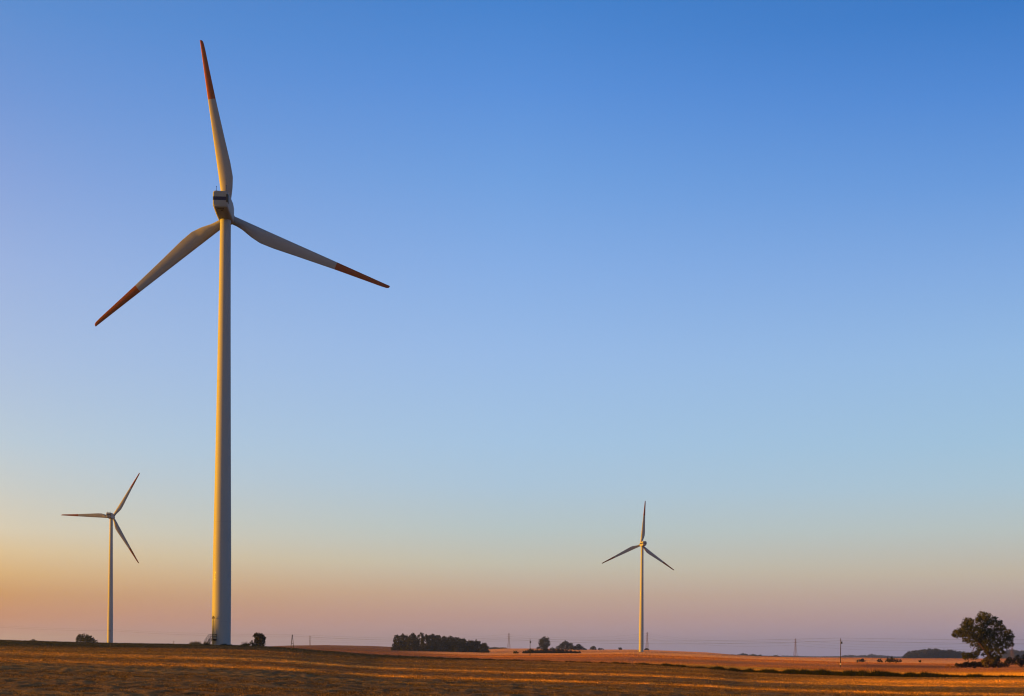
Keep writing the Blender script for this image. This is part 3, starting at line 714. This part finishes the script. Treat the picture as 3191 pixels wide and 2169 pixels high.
plant('field_bush', Z6, [(1045,474,12),(1065,474,10),(1030,478,8),(1085,479,6)], (1050, 486), 1700, .8, 9, M_LEAF_B, 'flat low bush next to the pointed bush on the skyline', 'bush', group=GB)
plant('field_bush', Z6, [(1288,466,14),(1278,474,12),(1300,475,10)], (1288, 484), 1700, .8, 9, M_LEAF_B, 'small round bush alone on the skyline near the distant turbine', 'bush', group=GB)
plant('field_bush', Z6, [(1612,474,14),(1595,479,11),(1630,480,10),(1585,482,7)], (1610, 488), 1750, .8, 9, M_LEAF_B, 'dark bush at the foot of the pylon beside the distant turbine', 'bush', group=GB)
plant('turbine_weeds', Z6, [(x, 536 + 4 * math.sin(x), 7 + 3 * math.sin(x * .3)) for x in range(1375, 1720, 12)] + [(1445,530,14),(1420,534,10),(1475,534,10),(1540,535,9),(1600,535,8)], (1540, 548), 1150, .5, 8, foliage_mat('brown_weeds', [(.04, .025, .018), (.06, .035, .022)]), 'low brown weeds around the foot of the distant turbine', 'weeds', kind='stuff', depth=.05)
plant('field_bush', Z6, [(1120,642,10),(1138,645,9)], (1130, 655), 250, .12, 8, M_LEAF_B, 'small green clump on the near field edge below the distant turbine', 'bush')
for pts, lab in [([(335,806,20),(365,802,18),(395,810,16),(312,815,10)], 'flat dark bush right of the lone pole'),
                 ([(585,802,20),(568,812,14),(608,814,12)], 'pointed small bush in the middle of the orange field at right'),
                 ([(690,800,24),(725,793,20),(665,810,16),(755,805,20),(715,812,20),(795,806,18),(830,812,14),(780,815,14)], 'long low cluster of dark bushes in front of the big wood'),
                 ([(1065,814,9),(1075,819,6)], 'tiny bush alone in the field before the big wood')]:
    plant('field_bush', Z8, pts, (pts[0][0], 829), 640, .42, 9, M_LEAF_B, lab, 'bush', group='bushes in the right hand field')

# far woods: one mass each
def wood(tops, base, conv, Y, leaf, label, mat=M_LEAF_B, step=None, depth=120, dens=6):
    pts = []; xs = [t[0] for t in tops]; ys = [t[1] for t in tops]; rs = random.Random(int(Y + tops[0][0]))
    x = xs[0]
    while x <= xs[-1]:
        top = float(np.interp(x, xs, ys)); h = base - top; r = max(h * .34, 5) * rs.uniform(.7, 1.15); r = min(r, step or 24)
        y = top + r + rs.uniform(-2.0, 2.5)
        while True:
            pts.append((x + rs.uniform(-3, 3), y, r));
            if y > base - r * .6: break
            y += r * .85
        x += r * .6
    sc = (conv(1, 0)[0] - conv(0, 0)[0]) * Y / F
    bl = []
    for px, py, r in pts:
        q = P(*conv(px, py), Y + RNG.uniform(0, depth)); bl.append((q.x, q.y, q.z, r * sc))
    V, Fc = leaf_cloud(bl, leaf, dens)
    b = P(*conv((xs[0] + xs[-1]) / 2, base), Y); V = V - np.array([b.x, b.y, b.z])
    o = np_mesh('wood', V, Fc, mat, loc=b); tag(o, label, 'wood', kind='stuff'); return o
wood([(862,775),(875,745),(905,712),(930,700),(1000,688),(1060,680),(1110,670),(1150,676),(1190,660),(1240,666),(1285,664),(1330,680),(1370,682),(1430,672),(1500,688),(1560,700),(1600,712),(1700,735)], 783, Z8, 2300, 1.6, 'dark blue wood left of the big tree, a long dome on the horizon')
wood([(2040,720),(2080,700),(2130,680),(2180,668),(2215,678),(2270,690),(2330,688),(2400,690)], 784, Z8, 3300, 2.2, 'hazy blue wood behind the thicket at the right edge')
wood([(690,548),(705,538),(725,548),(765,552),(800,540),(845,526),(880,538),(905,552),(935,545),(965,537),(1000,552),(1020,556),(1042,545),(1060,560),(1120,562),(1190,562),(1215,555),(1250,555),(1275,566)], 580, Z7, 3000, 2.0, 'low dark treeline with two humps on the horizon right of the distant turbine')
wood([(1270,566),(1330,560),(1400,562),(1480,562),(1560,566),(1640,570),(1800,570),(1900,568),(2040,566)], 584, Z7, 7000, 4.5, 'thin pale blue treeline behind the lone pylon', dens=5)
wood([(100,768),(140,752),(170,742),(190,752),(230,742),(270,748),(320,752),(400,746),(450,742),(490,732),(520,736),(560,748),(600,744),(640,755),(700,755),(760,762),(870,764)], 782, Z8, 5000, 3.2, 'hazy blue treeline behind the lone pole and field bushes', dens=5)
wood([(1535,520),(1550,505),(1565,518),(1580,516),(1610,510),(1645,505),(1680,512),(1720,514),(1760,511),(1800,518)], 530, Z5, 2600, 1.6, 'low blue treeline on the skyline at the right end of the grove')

# ------------------------------------------------------------------ verge and weeds
def strip_pts(n, u0, u1, dy, spread):
    u = RNG.uniform(u0, u1, n); tx = (u - CX) / F
    Y = np.interp(tx, YC_T, YC_V) * dy + RNG.normal(0, spread, n); X = tx * Y
    return X, Y, u
X, Y, u = strip_pts(36000, 1150, 3230, 1.0, 1.2)
prob = np.interp(u, [1150, 1500, 2000, 2300, 2900, 3000, 3230], [.08, .15, .3, 1, 1, .45, .3]); k = RNG.uniform(0, 1, len(u)) < prob
X, Y, u = X[k], Y[k], u[k]
hh = np.interp(u, [1150, 1800, 2300, 2500, 2900, 3230], [.35, .38, .55, .75, .70, .3]) * RNG.uniform(.4, 1.1, len(u)) * (.6 + .7 * vnoise(u / 14, u * 0, 3))
tag(blades('verge', np.stack([X, Y, ground_z(X, Y) - .1], 1), hh, np.full(len(X), .09), M_GRASS, .3, 4), 'dark green grass verge along the edge of the near field', 'grass', kind='stuff')
def weeds(name, u0, u1, n, Yc, h, w, mat, label, cat='weeds', hv=None):
    u = RNG.uniform(u0, u1, n); Y = Yc + RNG.normal(0, 2, n); X = (u - CX) / F * Y
    hs = RNG.uniform(.3, 1, n) * h * (np.clip(1.4 * vnoise(u / 9, u * 0, 9), .25, 1.3))
    tag(blades(name, np.stack([X, Y, ground_z(X, Y) - .15], 1), hs, np.full(n, w), mat, .28, 4), label, cat, kind='stuff')
weeds('dry_weeds', 592, 668, 900, 301, 1.0, .10, M_DRY, 'dry straw coloured weeds on the crest left of the big turbine')
weeds('green_weeds', 640, 730, 900, 296.5, .55, .09, M_GRASS, 'short dark weeds around the foot of the big turbine')
weeds('tall_weeds', 728, 800, 800, 303, 1.15, .10, foliage_mat('weed_mix', [(.05, .045, .02), (.09, .065, .03), (.13, .09, .04)], .3), 'ragged tall weeds on the crest right of the big turbine')
weeds('crest_grass', 0, 1100, 2600, 309, .32, .08, M_GRASS, 'sparse short grass along the skyline of the near field', 'grass')

# ------------------------------------------------------------------ evening haze
hz = MB(); hz.box((0, 0, 68), (33000, 33000, 176))
hm = bpy.data.materials.new('haze_air'); hm.use_nodes = True; t = hm.node_tree; t.nodes.clear()
o_ = N('ShaderNodeOutputMaterial', t); pv = N('ShaderNodeVolumePrincipled', t)
pv.inputs['Color'].default_value = (.62, .76, 1.0, 1); pv.inputs['Density'].default_value = 7.0e-5; pv.inputs['Anisotropy'].default_value = 0.6
LK(pv.outputs[0], o_.inputs['Volume'], t)
tag(hz.build('haze', hm), 'thin evening haze over the far fields', 'haze', kind='stuff')
